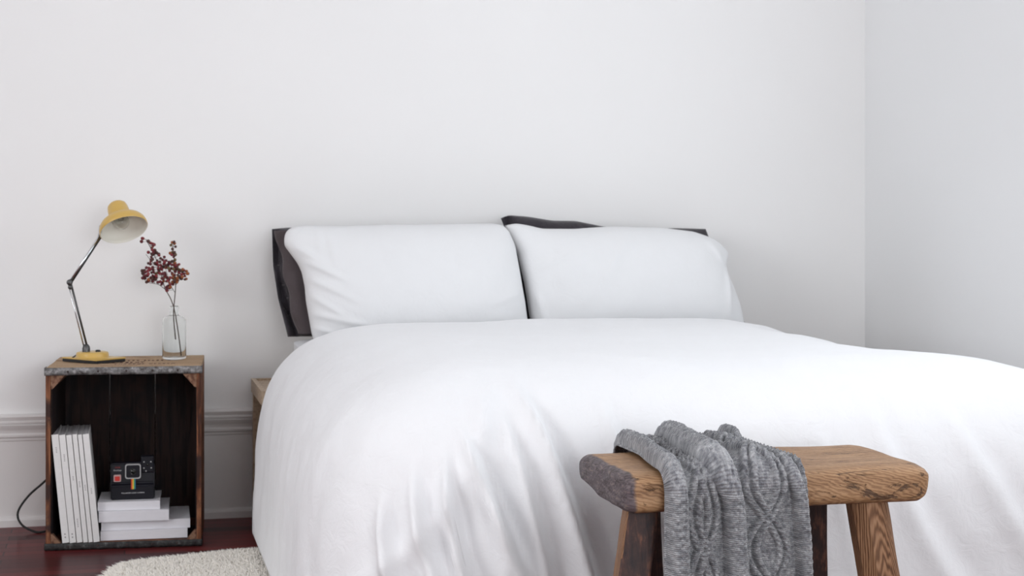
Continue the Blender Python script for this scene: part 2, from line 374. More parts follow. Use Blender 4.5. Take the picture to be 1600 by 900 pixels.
def duvet():
    CX0, CX1, CY0, CY1 = DX0 + .40, DX1 - .40, DY0 + .40, DY1
    st = .010
    nx = int((CX1 - CX0 + 2*DM) / st) + 1; ny = int((CY1 - CY0 + DM) / st) + 1
    V = []; idx = {}; F = []; over = set()
    for j in range(ny + 1):
        b = CY1 - j * (CY1 - CY0 + DM) / ny
        for i in range(nx + 1):
            a = CX0 - DM + i * (CX1 - CX0 + 2*DM) / nx
            qx = min(max(a, CX0), CX1); qy = max(b, CY0)
            dx, dy = a - qx, b - qy; d0 = math.hypot(dx, dy); d = (abs(dx)**2.6 + abs(dy)**2.6) ** (1/2.6)
            if d > DM + st * 1.5: continue
            nxn, nyn = (dx/d0, dy/d0) if d > 1e-9 else (0, 0); kc = d0/d if d > 1e-9 else 1
            s = min(d, DM)
            if d > DM: over.add((i, j))
            g = .40 - smt(TI, s) if d > 1e-9 else 0; z = smt(TZ, s)
            x, y = qx + nxn * g * kc, qy + nyn * g * kc
            # slope of the profile gives the outward normal
            dz = smt(TZ, min(DM, s + .01)) - smt(TZ, max(0, s - .01)); dg = -(smt(TI, min(DM, s + .01)) - smt(TI, max(0, s - .01)))
            L = math.hypot(dz, dg) or 1; nh, nz = -dz / L, dg / L
            if d < 1e-9: nh, nz = 0, 1
            side = sm(.25, .55, s)
            disp = .010 * N(x*1.9 + 3, y*1.9) + .005 * N(x*5, y*5, 3) + .0018 * N(x*16, y*16, z*16)
            disp += side * (.006 * N(x*7, y*7, z*2.2 + 9) + .0035 * N(x*18, y*18, z*5))
            if nyn < -.15: disp += foldh(x, z) * sm(.15, .7, -nyn)
            # right side of the cover sinks and rises a little
            disp -= .030 * math.exp(-((x-1.93)/.13)**2 - ((y-4.35)/.16)**2) ; disp += .012 * math.exp(-((x-1.95)/.14)**2 - ((y-4.02)/.14)**2)
            disp -= .042 * math.exp(-((x-1.93)/.19)**2 - ((y-3.80)/.34)**2)
            fade = sm(0, .08, DM - s); disp *= fade; x += .20 * (1 - sm(3.2, 3.75, y)) * sm(1.3, 2.0, x)
            # a few soft creases radiating from the left shoulder
            if nxn < -.3: disp += .0022 * math.sin(y*34 + z*9) * side * fade
            he = (b - (CY1 - .05)) / .05
            x += nxn * nh * disp; y += nyn * nh * disp; z += nz * disp
            if he > 0:     # plump head edge rolls down
                k = 1 - math.sqrt(max(0, 1 - he*he)); z -= .035 * k * nz; x -= nxn * .02 * k
            idx[(i, j)] = len(V); V.append((x, y, max(z, .036)))
    for (i, j) in list(idx):
        q = [(i, j), (i+1, j), (i+1, j+1), (i, j+1)]
        if all(k in idx for k in q) and not all(k in over for k in q): F.append([idx[k] for k in q][::-1])
    me = bpy.data.meshes.new('duvet'); me.from_pydata(V, [], F)
    bm = bmesh.new(); bm.from_mesh(me); bmesh.ops.remove_doubles(bm, verts=bm.verts, dist=.0035)
    bmesh.ops.delete(bm, geom=[v for v in bm.verts if not v.link_faces], context='VERTS')
    bmesh.ops.recalc_face_normals(bm, faces=bm.faces); bm.to_mesh(me); bm.free(); me.update()
    o = link('duvet', me, LINEN)
    if sum(p.normal.z for p in me.polygons) < 0: me.flip_normals()
    md = o.modifiers.new('thick', 'SOLIDIFY'); md.thickness = .022; md.offset = -1; md.use_rim = True
    return o
tag(duvet(), 'large white linen duvet hanging over the whole bed, creased at its foot', 'duvet')

# ---------------------------------------------------------------- pillows
def resample(P, n):
    P = [Vector(p) for p in P]; L = [0]
    for a, b in zip(P, P[1:]): L.append(L[-1] + (b-a).length)
    out = []; k = 0
    for i in range(n + 1):
        s = L[-1] * i / n
        while k < len(P) - 2 and L[k+1] < s: k += 1
        t = (s - L[k]) / max(1e-9, L[k+1] - L[k]); out.append(P[k].lerp(P[k+1], t))
    for _ in range(3): out = [out[0]] + [(out[i-1] + out[i]*2 + out[i+1]) / 4 for i in range(1, n)] + [out[-1]]
    return out
def pillow(name, top, right, bottom, left, yb, slope, tf, tb, mat, wr, nu=110, nv=76, pw=3.2):
    # top/bottom run left to right, left/right run bottom to top, all (x, z)
    T = resample(top, nu); B = resample(bottom, nu); Lf = resample(left, nv); Rt = resample(right, nv)
    V = []; F = []
    for sgn in (-1, 1):
        for j in range(nv + 1):
            v = j / nv
            for i in range(nu + 1):
                u = i / nu
                p = B[i]*(1-v) + T[i]*v + Lf[j]*(1-u) + Rt[j]*u - (B[0]*(1-u)*(1-v) + B[-1]*u*(1-v) + T[0]*(1-u)*v + T[-1]*u*v)
                e = max(0, (1 - abs(2*u-1)**pw)) ** .5 * max(0, (1 - abs(2*v-1)**pw)) ** .5
                t = (tf if sgn < 0 else tb) * e
                y = yb + (p.y - .58) * slope + sgn * t
                if sgn < 0: y -= wr(u, v, p.x, p.y) * min(1, e * 2.2)
                else: y += .004 * N(p.x*8, p.y*8, 5) * e
                V.append((p.x, y, p.y))
    n1 = (nu + 1) * (nv + 1)
    for k in (0, 1):
        for j in range(nv):
            for i in range(nu):
                a = k*n1 + j*(nu+1) + i; q = [a, a+1, a+nu+2, a+nu+1]; F.append(q if k == 0 else q[::-1])
    me = bpy.data.meshes.new(name); me.from_pydata(V, [], F)
    bm = bmesh.new(); bm.from_mesh(me); bmesh.ops.remove_doubles(bm, verts=bm.verts, dist=.0004); bmesh.ops.recalc_face_normals(bm, faces=bm.faces); bm.to_mesh(me); bm.free()
    return link(name, me, mat)
def ridge(x, z, x0, z0, x1, z1, wd, A, ext=.04):
    dx, dz = x1-x0, z1-z0; L = math.hypot(dx, dz); t = ((x-x0)*dx + (z-z0)*dz) / (L*L); d = ((x-x0)*dz - (z-z0)*dx) / L
    if t < -.3 or t > 1.3: return 0
    return A * math.exp(-(d/wd)**2) * sm(-.25, .15, t) * (1 - sm(.5, 1.25, t))
def wl(u, v, x, z):
    h = .006*N(x*5, z*5) + .002*N(x*18, z*18)
    h += ridge(x, z, .535, .815, .65, .76, .008, .008) + ridge(x, z, .55, .76, .68, .70, .009, .007) + ridge(x, z, .55, .71, .64, .655, .008, .006)
    h += ridge(x, z, .555, .66, .72, .625, .009, .007) + ridge(x, z, .55, .62, .62, .60, .008, .007) + ridge(x, z, .50, .86, .60, .80, .012, .007)
    h += ridge(x, z, .57, .93, .57, .84, .01, .004) + ridge(x, z, .60, .9, .62, .8, .012, .003)
    h += ridge(x, z, 1.19, .72, 1.10, .69, .012, .004)
    return h
tag(pillow('pillow', [(.470, .885), (.474, .905), (.49, .920), (.535, .927), (.65, .924), (.81, .929), (.97, .930), (1.12, .932), (1.155, .926), (1.172, .905)],
       [(1.213, .575), (1.214, .62), (1.209, .69), (1.204, .73), (1.198, .78), (1.188, .86), (1.172, .905)],
       [(.555, .572), (.88, .578), (1.213, .575)],
       [(.555, .572), (.545, .60), (.536, .66), (.530, .70), (.528, .74), (.520, .785), (.508, .812), (.488, .84), (.470, .865), (.470, .885)],
       4.89, .26, .085, .035, PILLOWM, wl), 'plump white pillow on the left half of the bed, leaning on the wall side', 'pillow', None)
def wr_(u, v, x, z):
    h = .007*N(x*4.5+7, z*4.5) + .002*N(x*17, z*17+4)
    h += ridge(x, z, 1.55, .90, 1.44, .74, .02, .006) + ridge(x, z, 1.26, .80, 1.36, .84, .012, .004) + ridge(x, z, 1.25, .70, 1.27, .60, .010, .010)
    h += ridge(x, z, 1.885, .80, 1.875, .64, .010, .008) + ridge(x, z, 1.33, .9, 1.33, .7, .02, .003) + ridge(x, z, 1.83, .87, 1.88, .80, .012, .006)
    return h
tag(pillow('pillow', [(1.165, .925), (1.20, .932), (1.24, .926), (1.285, .915), (1.39, .914), (1.51, .922), (1.68, .918), (1.79, .905), (1.855, .884), (1.893, .852)],
       [(1.940, .585), (1.938, .62), (1.930, .67), (1.914, .72), (1.896, .765), (1.890, .79), (1.900, .815), (1.905, .835), (1.893, .852)],
       [(1.235, .578), (1.58, .578), (1.940, .585)],
       [(1.235, .578), (1.226, .66), (1.218, .74), (1.200, .84), (1.165, .925)],
       4.925, .24, .080, .035, PILLOWM, wr_), 'plump white pillow on the right half of the bed, beside its twin', 'pillow', None)
def wd(u, v, x, z):
    h = .010*N(x*9, z*9, 2) + .005*N(x*20, z*14, 8)
    if u < .2: h += .016 * math.sin(z*42 + 1 + 2*N(z*6, 0)) * (1 - u/.2) - .045*math.exp(-((u-.025-.01*math.sin(z*13))/.018)**2)
    return h
cp = tag(pillow('pillow', [(.449, .914), (.50, .919), (.70, .915), (.95, .915), (1.10, .925), (1.18, .928)],
       [(1.215, .585), (1.215, .75), (1.18, .928)], [(.490, .582), (.85, .580), (1.215, .585)],
       [(.490, .582), (.484, .61), (.463, .70), (.450, .80), (.449, .914)],
       5.065, .26, .058, .028, CHAR, wd, pw=6), 'charcoal grey pillow standing behind the left white pillow', 'pillow')
V = []; F = []; nz_, nx_ = 60, 24
for j in range(nz_ + 1):
    z = .910 - .315*j/nz_; xl = interp([(.60, .512), (.62, .505), (.66, .498), (.70, .490), (.75, .482), (.82, .470), (.87, .462), (.905, .452), (.92, .450)], z) + .004*math.sin(z*55)
    for i in range(nx_ + 1):
        u = i/nx_; x = xl + (.60 - xl)*u
        y = 5.065 + (z - .58)*.26 - .060 - .030*math.sin(min(1, u*3.2)*math.pi/2) - .006*math.sin(z*70 + 3*u) * math.exp(-u*3) - .006*N(x*25, z*18)
        V.append((x, y, z))
for j in range(nz_):
    for i in range(nx_): a_ = j*(nx_+1) + i; F.append((a_, a_+nx_+1, a_+nx_+2, a_+1))
me = bpy.data.meshes.new('pillowcase_hem'); me.from_pydata(V, [], F)
o = link('pillowcase_hem', me, CHAR2, cp, True, 'open hem of the charcoal pillowcase, paler brown grey'); md = o.modifiers.new('t', 'SOLIDIFY'); md.thickness = .004
tag(pillow('pillow', [(1.188, .948), (1.215, .958), (1.28, .953), (1.36, .940), (1.44, .939), (1.53, .921), (1.66, .912), (1.78, .915), (1.888, .912)],
       [(2.005, .585), (1.96, .70), (1.905, .86), (1.888, .912)], [(1.222, .586), (1.6, .582), (2.005, .585)],
       [(1.222, .586), (1.222, .75), (1.205, .90), (1.188, .948)],
       5.075, .24, .055, .028, CHAR, wd, pw=6), 'charcoal grey pillow peeking out behind the right white pillow', 'pillow')

# ---------------------------------------------------------------- wooden crate
CR = empty('wooden_crate', (.011, 5.005, 0), R(-4.0), 'old wooden fruit crate stood on end as a nightstand beside the bed', 'crate')
W2, D2, CH, TK = .218, .19, .521, .013
boxes('top_panel', [(-W2, W2, -D2+.004, -D2+.124, CH-.016, CH), (-W2, W2, -D2+.127, -D2+.25, CH-.016, CH-.001), (-W2, W2, -D2+.253, D2, CH-.016, CH)], CR_TOP, CR, .0012)
boxes('bottom_panel', [(-W2, W2, -D2+.004, D2, .002, .016)], CR_SIDE, CR, .001)
for s in (-1, 1):
    boxes('side_panel', [(s*W2 - (TK if s > 0 else 0), s*W2 + (TK if s < 0 else 0), -D2+.002, -D2+.185, .016, CH-.016),
                         (s*W2 - (TK if s > 0 else 0), s*W2 + (TK if s < 0 else 0), -D2+.189, D2, .016, CH-.016)], [CR_SIDE], CR, .0012)
bx = [-W2+TK, -.0685, .0685, W2-TK]
for k in range(3):
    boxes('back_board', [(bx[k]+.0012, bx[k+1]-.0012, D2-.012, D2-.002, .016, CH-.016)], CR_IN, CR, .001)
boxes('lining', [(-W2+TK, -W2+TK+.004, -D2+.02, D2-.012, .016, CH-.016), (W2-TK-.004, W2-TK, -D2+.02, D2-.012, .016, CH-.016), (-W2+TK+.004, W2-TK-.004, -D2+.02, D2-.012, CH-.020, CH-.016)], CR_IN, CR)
for sx_ in (-1, 1):
    for top_ in (0, 1):
        bm = bmesh.new(); x = sx_*(W2-TK-.0005); z = CH-.020 if top_ else .016; sz = -1 if top_ else 1; q = .040 if top_ else .029; yb_ = D2-.014 if top_ else -D2+.026
        a = [(x, z), (x - sx_*q, z), (x - sx_*q*.92, z + sz*.005), (x - sx_*.006, z + sz*q*1.0), (x, z + sz*q*1.05)]
        va = [bm.verts.new((p[0], -D2+.005, p[1])) for p in a]; vb = [bm.verts.new((p[0], yb_, p[1])) for p in a]
        bm.faces.new(va); bm.faces.new(vb[::-1])
        for i in range(5): bm.faces.new((va[i], va[(i+1) % 5], vb[(i+1) % 5], vb[i]))
        bm_obj('corner_bracket', bm, CR_GUS, CR)
def band(name, z0, z1, mat, amp):
    bm = bmesh.new(); n = 60; rows = []
    path = [(-W2-.0025, -D2+.045)] + [(-W2-.0025 + (2*W2+.005)*i/n, -D2-.0025) for i in range(n+1)] + [(W2+.0025, -D2+.045)]
    for k, (x, y) in enumerate(path):
        o_ = amp*N(x*40, z0*9); r_ = []
        for q, z in enumerate((z0, z0*.7+z1*.3, z0*.3+z1*.7, z1)):
            r_.append(bm.verts.new((x, y - (.0012 if 0 < q < 3 else 0) + amp*.5*N(x*70, z*90), z + (o_ if q in (0,) else amp*.4*N(x*50+9, 0)*(q == 3)))))
        rows.append(r_)
    for a, b in zip(rows, rows[1:]):
        for q in range(3): bm.faces.new((a[q], b[q], b[q+1], a[q+1]))
    o = bm_obj(name, bm, mat, CR, True)
    s = o.modifiers.new('t', 'SOLIDIFY'); s.thickness = .0016; s.offset = 0
    return o
band('metal_band', CH-.0205, CH+.0008, BAND, .0012); band('metal_band', .0015, .021, BAND2, .0022)
for zc in (CH-.0105, .0115):
    for x in (-.155, -.073, .006, .079, .150):
        bm = bmesh.new(); lathe(bm, [(0, .0018), (.0022, .0014), (.0036, 0), (.0036, -.001)], 12, Matrix.Translation((x + .004*N(x*90, zc), -D2-.0042, zc)) @ Matrix.Rotation(R(90), 4, 'X'))
        bm_obj('nail', bm, NAIL, CR, True)
# worn stencilled lines on the top (too faded to read)
random.seed(5)
def strokes(x0, x1, yc, hh, sp, wob):
    bm = bmesh.new()
    x = x0
    while x < x1:
        wd_ = sp * random.uniform(.45, .8)
        kind = random.randrange(4); y0_, y1_ = yc - hh/2, yc + hh/2; t = sp*.17
        zz = CH + .0002
        L = {0: [(x, x+t, y0_, y1_), (x+wd_-t, x+wd_, y0_, y1_), (x, x+wd_, yc-t/2, yc+t/2)], 1: [(x, x+t, y0_, y1_), (x, x+wd_, y1_-t, y1_), (x, x+wd_, y0_, y0_+t)],
             2: [(x+wd_/2-t/2, x+wd_/2+t/2, y0_, y1_), (x, x+wd_, y1_-t, y1_)], 3: [(x, x+t, y0_, y1_), (x+wd_-t, x+wd_, y0_, y1_), (x, x+wd_, y1_-t, y1_), (x, x+wd_, y0_, y0_+t)]}[kind]
        for (a, b, c, d) in L: box(bm, a, b, c, d, zz - .0008, zz + .0003)
        x += sp * random.uniform(.95, 1.15)
        if random.random() < wob: x += sp*.7
    bm_obj('stencil_lettering', bm, INK, CR)
strokes(-.035, .135, -D2+.098, .024, .0125, .1); strokes(-.06, .04, -D2+.155, .022, .0135, .2); strokes(-.04, .12, -D2+.215, .02, .012, .25)
bm = bmesh.new(); box(bm, -.07, .035, -D2+.045, -D2+.0475, CH-.0006, CH+.0005)
bm_obj('stencil_line', bm, INK, CR)

# ---------------------------------------------------------------- magazines leaning in the crate
mags = [(-.1715, .0205), (-.1505, .0185), (-.1310, .0165), (-.1135, .0140), (-.0985, .0125), (-.0850, .0185)]
mag_lab = ['white magazine nearest the crate side, leftmost of the leaning row', 'white magazine second from the left in the leaning row', 'white magazine third from the left, small mark low on its spine',
           'white magazine fourth from the left in the leaning row', 'thin white magazine fifth from the left in the leaning row', 'white magazine at the right end of the leaning row, its cover facing the camera gadget']
mag_lab[5] = 'white magazine at the right end of the leaning row, beside the flat books'
lean = R(-5.6); HM = .312; DMg = .225
for k, (x, wdt) in enumerate(mags):
    g = empty('magazine', (x - .002 if k == 0 else x - .002, 4.838 - .0012*k + (.004 if k == 1 else 0) - (.006 if k == 1 else 0), .0185 + max(0, math.sin(-lean))*0), R(0), mag_lab[k], 'magazine', None)
    g.rotation_euler = (0, lean, 0)
    th = wdt - .0012; HH = HM - [0, .001, .002, .0, .001, 0][k]
    boxes('cover', [(0, th, 0, .0012, 0, HH), (0, .0009, .0012, DMg, 0, HH), (th-.0009, th, .0012, DMg, 0, HH)], COVER, g)
    boxes('pages', [(.0009, th-.0009, .0012, DMg-.002, .001, HH-.0012)], PAGES, g)
    cx = th/2
    for (zc, n_, hgt) in [[(.014, 2, .006), (.26, 4, .003)], [(.014, 2, .006), (.235, 5, .003)], [(.045, 5, .0035), (.18, 3, .003)], [(.16, 4, .003)], [(.15, 4, .003)], [(.14, 4, .003)]][k]:
        bm = bmesh.new()
        for i in range(n_): box(bm, cx-.0016, cx+.0016, -.0003, .0002, zc + i*hgt*1.5, zc + i*hgt*1.5 + hgt*.7)
        bm_obj('spine_print', bm, PRINT, g)

# ---------------------------------------------------------------- flat books
books = [(-.068, 4.853, .0178, .246, .0265, .205, -1.0, 'white book at the bottom of the flat stack in the crate'),
         (-.066, 4.862, .0448, .252, .0262, .215, -1.2, 'widest white book, second from the bottom of the flat stack'),
         (-.073, 4.850, .0715, .198, .0310, .205, -2.2, 'thick white book, second from the top of the flat stack'),
         (-.076, 4.860, .1030, .176, .0245, .185, -2.6, 'small white book on top of the flat stack under the instant camera')]
for (x, y, z, L_, t_, d_, rz, lab) in books:
    g = empty('book', (x, y, z), R(rz), lab, 'book', 'white books stacked flat in the crate')
    bm = bmesh.new(); box(bm, 0, L_, 0, .0022, 0, t_); box(bm, 0, L_, .0022, d_, 0, .0022); box(bm, 0, L_, .0022, d_, t_-.0022, t_)
    o = bm_obj('cover', bm, COVER2, g)
    boxes('pages', [(.003, L_-.003, .0022, d_-.003, .0022, t_-.0022)], PAGES2, g)

# ---------------------------------------------------------------- instant camera
IC = empty('instant_camera', (.0225, 4.885, .1278), R(-1.5), 'black instant camera with rainbow stripe on the top book in the crate', 'camera')
def extr(name, poly, y0, y1, mat, parent, bev=0, smooth=False):
    bm = bmesh.new(); a = [bm.verts.new((x, y0, z)) for x, z in poly]; b = [bm.verts.new((x, y1, z)) for x, z in poly]
    bm.faces.new(a); bm.faces.new(b[::-1]); n = len(poly)
    for i in range(n): bm.faces.new((a[i], a[(i+1) % n], b[(i+1) % n], b[i]))
    if bev: bmesh.ops.bevel(bm, geom=bm.edges[:], offset=bev, segments=2, affect='EDGES')
    return bm_obj(name, bm, mat, parent, smooth)
hw = .0625
# side profile (y, z): protruding film box below, sloped face above, tall viewfinder back
bm = bmesh.new(); prof = [(0, 0), (0, .040), (.010, .048), (.014, .104), (.030, .108), (.085, .060), (.120, .045), (.120, 0)]
a = [bm.verts.new((-hw, y, z)) for y, z in prof]; b = [bm.verts.new((hw, y, z)) for y, z in prof]
bm.faces.new(a); bm.faces.new(b[::-1])
for i in range(len(prof)): bm.faces.new((a[i], a[(i+1) % len(prof)], b[(i+1) % len(prof)], b[i]))
bmesh.ops.bevel(bm, geom=bm.edges[:], offset=.003, segments=3, affect='EDGES')
bm_obj('body', bm, CAMB, IC, False)
boxes('flash_housing', [(.0230, .0610, .0085, .045, .075, .1240)], CAMB, IC, .004)
def flat(name, poly, y, t, mat, parent=IC, tilt=True):
    o = extr(name, poly, -t, 0, mat, parent); o.location = (0, y, 0); return o
ring_o = [(x, z) for x, z in rrect(.0225, .0215, .007, 6, 0, 0)]
ring_i = [(x, z) for x, z in rrect(.0195, .0185, .0055, 6, 0, 0)]
LC = (.001, .0815)
bm = bmesh.new()
vs = [[bm.verts.new((x + LC[0], yy, z + LC[1])) for x, z in rg] for rg, yy in ((ring_o, .014), (ring_o, .003), (ring_i, .003), (ring_i, .010))]
for A, B in zip(vs, vs[1:]):
    for i in range(len(A)): bm.faces.new((A[i], A[(i+1) % len(A)], B[(i+1) % len(A)], B[i]))
bm_obj('lens_ring', bm, CAMS, IC)
o = extr('lens_panel', [(x*.98 + LC[0], z*.98 + LC[1]) for x, z in ring_i], .0065, .013, CAMB, IC)
for dx, dz, rr, mt in ((.0, -.001, .0095, CAMG),):
    bm = bmesh.new(); lathe(bm, [(0, .003), (rr*.55, .0022), (rr*.75, .0), (rr*.85, .001), (rr, .001), (rr, -.003)], 28, Matrix.Translation((LC[0]+dx, .0062, LC[1]+dz)) @ Matrix.Rotation(R(90), 4, 'X'))
    bm_obj('lens', bm, mt, IC, True)
extr('button_bezel', [(x - .0435, z + .0625) for x, z in rrect(.0105, .010, .003)], .0035, .013, CAMP, IC)
extr('shutter_button', [(x - .0435, z + .0620) for x, z in rrect(.0070, .0065, .002)], .0015, .006, CAMR, IC, .0006)
# front face at the stripes: slightly tilted plate
for k in range(5):
    x0_ = -.0045 + k*.0026
    extr('rainbow_stripe', [(x0_, .0305), (x0_+.0026, .0305), (x0_+.0026, .0600), (x0_, .0600)], -.0006, .0125, STR[k], IC)
for i, (dx, dz) in enumerate(((-.010, .010), (.010, .010), (-.010, -.008), (.011, -.008), (-.004, -.017), (0, .002))):
    bm = bmesh.new(); r_ = .0022 if i < 5 else .004
    lathe(bm, [(0, .001), (r_*.7, .001), (r_, 0), (r_, -.002)], 12, Matrix.Translation((.042 + dx, .0082, .0975 + dz)) @ Matrix.Rotation(R(90), 4, 'X')); bm_obj('dial_dot', bm, CAMS if i < 5 else CAMG, IC, True)
def text(name, s, size, loc, mat, parent, spacing=1.0, rot=(R(90), 0, 0), depth=.0002):
    c = bpy.data.curves.new(name, 'FONT'); c.body = s; c.size = size; c.extrude = depth; c.align_x = 'CENTER'; c.align_y = 'CENTER'; c.space_character = spacing; c.resolution_u = 2
    o = bpy.data.objects.new(name, c); COL.objects.link(o); dg = bpy.context.evaluated_depsgraph_get(); dg.update()
    me = bpy.data.meshes.new_from_object(o.evaluated_get(dg)); bpy.data.objects.remove(o)
    o = link(name, me, mat, parent, False); o.location = loc; o.rotation_euler = rot; return o
text('front_lettering', 'POLAROID LAND CAMERA', .0052, (.001, -.0004, .0195), CAMW, IC, 1.05)
text('name_lettering', 'OneStep', .0065, (-.0435, .0100, .0850), CAMW, IC)
text('red_lettering', '1000', .0065, (-.0435, .0105, .0930), CAMDR, IC, 1.3)

# ---------------------------------------------------------------- desk lamp
LB = (-.082, 4.930, CH + .0004)
LP = empty('desk_lamp', LB, 0, 'yellow adjustable desk lamp with chrome arm on the crate', 'lamp')
def lp(x, y, z): return Vector((x - LB[0], y - LB[1], z - LB[2]))
da = Vector((-.64, .768)); db = Vector((.768, .64)); la, lb_ = .158, .112
poly = [(0, 0), tuple(db*lb_), tuple(db*lb_ + da*la), tuple(da*la)]
bm = bmesh.new(); prism(bm, poly, 0, .0085); bmesh.ops.bevel(bm, geom=[e for e in bm.edges if abs(e.verts[0].co.z - e.verts[1].co.z) > .001], offset=.004, segments=3, affect='EDGES')
bm_obj('base_rim', bm, BLACK, LP)
cc = (db*lb_ + da*la) * .5
poly2 = [(cc.x + (p[0]-cc.x)*.985, cc.y + (p[1]-cc.y)*.985) for p in poly]
bm = bmesh.new(); prism(bm, poly2, .0085, .0125); bm_obj('base_plate', bm, LYEL, LP)
DC = Vector((cc.x - .004, cc.y - .006))
bm = bmesh.new(); lathe(bm, [(0, .0295), (.040, .0295), (.0455, .0275), (.0475, .023), (.0475, .0145), (.050, .0126)], 44, Matrix.Translation((DC.x, DC.y, 0)))
bm_obj('base_dome', bm, LYEL, LP, True)
bm = bmesh.new(); lathe(bm, [(0, .006), (.006, .0058), (.0075, .003), (.008, 0)], 20, Matrix.Translation((DC.x + .016, DC.y - .012, .0295))); bm_obj('switch_knob', bm, BLACK, LP, True)
J0 = Vector((DC.x - .018, DC.y - .006, .040)); J1 = lp(-.158, 4.985, .759); J2 = lp(-.072, 4.995, .895)
bm = bmesh.new(); lathe(bm, [(0, .013), (.006, .012), (.010, .006), (.0115, 0), (.0115, -.0105)], 24, Matrix.Translation(J0)); bm_obj('base_joint', bm, DMETAL, LP, True)
off = Vector((.0055, -.002, 0))
bm = bmesh.new(); tube(bm, [J0 - off, J1 - off], .0022, 12); bm_obj('lower_rod', bm, CHROME, LP, True)
bm = bmesh.new(); tube(bm, [J0 + off*.7, J1 + off*.5], .0032, 12); bm_obj('lower_rod', bm, DMETAL, LP, True, 'black lower rod')
bm = bmesh.new(); lathe(bm, [(0, .009), (.006, .0085), (.0088, .006), (.0088, -.006), (.006, -.0085), (0, -.009)], 24, Matrix.Translation(J1) @ Matrix.Rotation(R(90), 4, 'X')); bm_obj('elbow_joint', bm, DMETAL, LP, True)
bm = bmesh.new(); lathe(bm, [(0, .007), (.005, .0065), (.007, .004), (.007, -.004), (0, -.007)], 20, Matrix.Translation(J1 + Vector((.002, 0, -.014))) @ Matrix.Rotation(R(90), 4, 'X')); bm_obj('elbow_joint', bm, DMETAL, LP, True)
bm = bmesh.new(); tube(bm, [J1, J2], .0045, 14); bm_obj('upper_arm', bm, CHROME, LP, True)
bm = bmesh.new(); tube(bm, [J1 + Vector((.005, -.004, -.002)), J2 + Vector((.004, -.004, -.004))], .002, 8); bm_obj('arm_cable', bm, BLACK, LP, True)
# shade
ax = Vector((.235, -.53, -.81)).normalized(); RC = lp(-.002, 4.965, .9135)
zax = -ax; xax = Vector((1, 0, 0)); xax = (xax - zax*xax.dot(zax)).normalized(); yax = zax.cross(xax)
MS = Matrix.Translation(RC) @ Matrix((xax, yax, zax)).transposed().to_4x4()
so = [(.0700, 0), (.0715, .002), (.0712, .010), (.0685, .020), (.061, .0305), (.050, .0385), (.040, .0440), (.034, .0480), (.0325, .055), (.0300, .078), (.0275, .088), (.022, .0935), (.012, .0955), (0, .096)]
si = [(.0685, .0005), (.0690, .010), (.066, .0195), (.0585, .029), (.048, .0365), (.038, .042), (.031, .047), (.029, .060), (.026, .080), (0, .086)]
bm = bmesh.new(); lathe(bm, so, 56, MS); sh = bm_obj('lamp_shade', bm, LYEL, LP, True)
bm = bmesh.new(); lathe(bm, [(.0700, 0)] + si, 56, MS); bm_obj('shade_lining', bm, LCREAM, sh, True)
bm = bmesh.new(); lathe(bm, [(0, .006), (.010, .008), (.019, .016), (.0225, .027), (.0215, .037), (.016, .047), (.013, .056), (.013, .060)], 32, MS)
bl = bm_obj('bulb', bm, BULB, LP, True); s = bl.modifiers.new('t', 'SOLIDIFY'); s.thickness = .0008; s.offset = -1
bm = bmesh.new(); lathe(bm, [(0, .056), (.0125, .056), (.0135, .060), (.0135, .080), (0, .080)], 24, MS); bm_obj('bulb_cap', bm, CHROME, bl, True)
bm = bmesh.new(); tube(bm, [MS @ Vector((-.005, 0, .056)), MS @ Vector((-.007, 0, .034)), MS @ Vector((-.002, 0, .036)), MS @ Vector((.002, 0, .034)), MS @ Vector((.007, 0, .036)), MS @ Vector((.005, 0, .056))], .0005, 6)
bm_obj('filament', bm, DMETAL, bl)
bm = bmesh.new(); tube(bm, [J2, MS @ Vector((-.062, 0, .028))], .0055, 12); bm_obj('shade_bracket', bm, CHROME, LP, True)
pts = curve_pts([lp(-.15, 5.02, .533), lp(-.14, 5.12, .532), lp(-.12, 5.205, .524), lp(-.13, 5.217, .46), lp(-.15, 5.216, .30), lp(-.205, 5.205, .18), lp(-.236, 5.19, .145), lp(-.285, 5.17, .103), lp(-.3145, 5.15, .058),
                 lp(-.302, 5.13, .024), lp(-.262, 5.11, .0045), lp(-.232, 5.11, .0045), lp(-.20, 5.14, .0045), lp(-.10, 5.21, .0045)], 14)
bm = bmesh.new(); tube(bm, pts, .0034, 10); bm_obj('power_cord', bm, RUBBER, LP, True)

# ---------------------------------------------------------------- bottle with berry branches
VX, VY = .146, 5.045
VB = empty('glass_bottle', (VX, VY, CH + .0006), 0, 'clear glass bottle on the crate holding the berry branches', 'vase')
prof = [(.0, .0005), (.030, .0), (.0345, .003), (.0358, .008), (.0358, .112), (.0350, .119), (.0310, .1265), (.0220, .1305), (.0140, .1325), (.0128, .137), (.0128, .150), (.0150, .1535), (.0155, .1575), (.0140, .1605), (.0125, .1600)]
inn = [(.0112, .157), (.0110, .135), (.0195, .128), (.0290, .1235), (.0325, .117), (.0335, .111), (.0335, .011), (.0310, .0075), (0, .0065)]
bm = bmesh.new(); lathe(bm, prof + inn, 48); bm_obj('bottle_glass', bm, GLASS, VB, True)
random.seed(11)
ico = bmesh.new(); bmesh.ops.create_icosphere(ico, subdivisions=2, radius=1)
for v in ico.verts: v.co.z *= 1.08
ber_me = []
for k, mt in enumerate(BER):
    me = bpy.data.meshes.new('berry'); ico.to_mesh(me); me.materials.append(mt); me.shade_smooth(); ber_me.append(me)
ico.free()
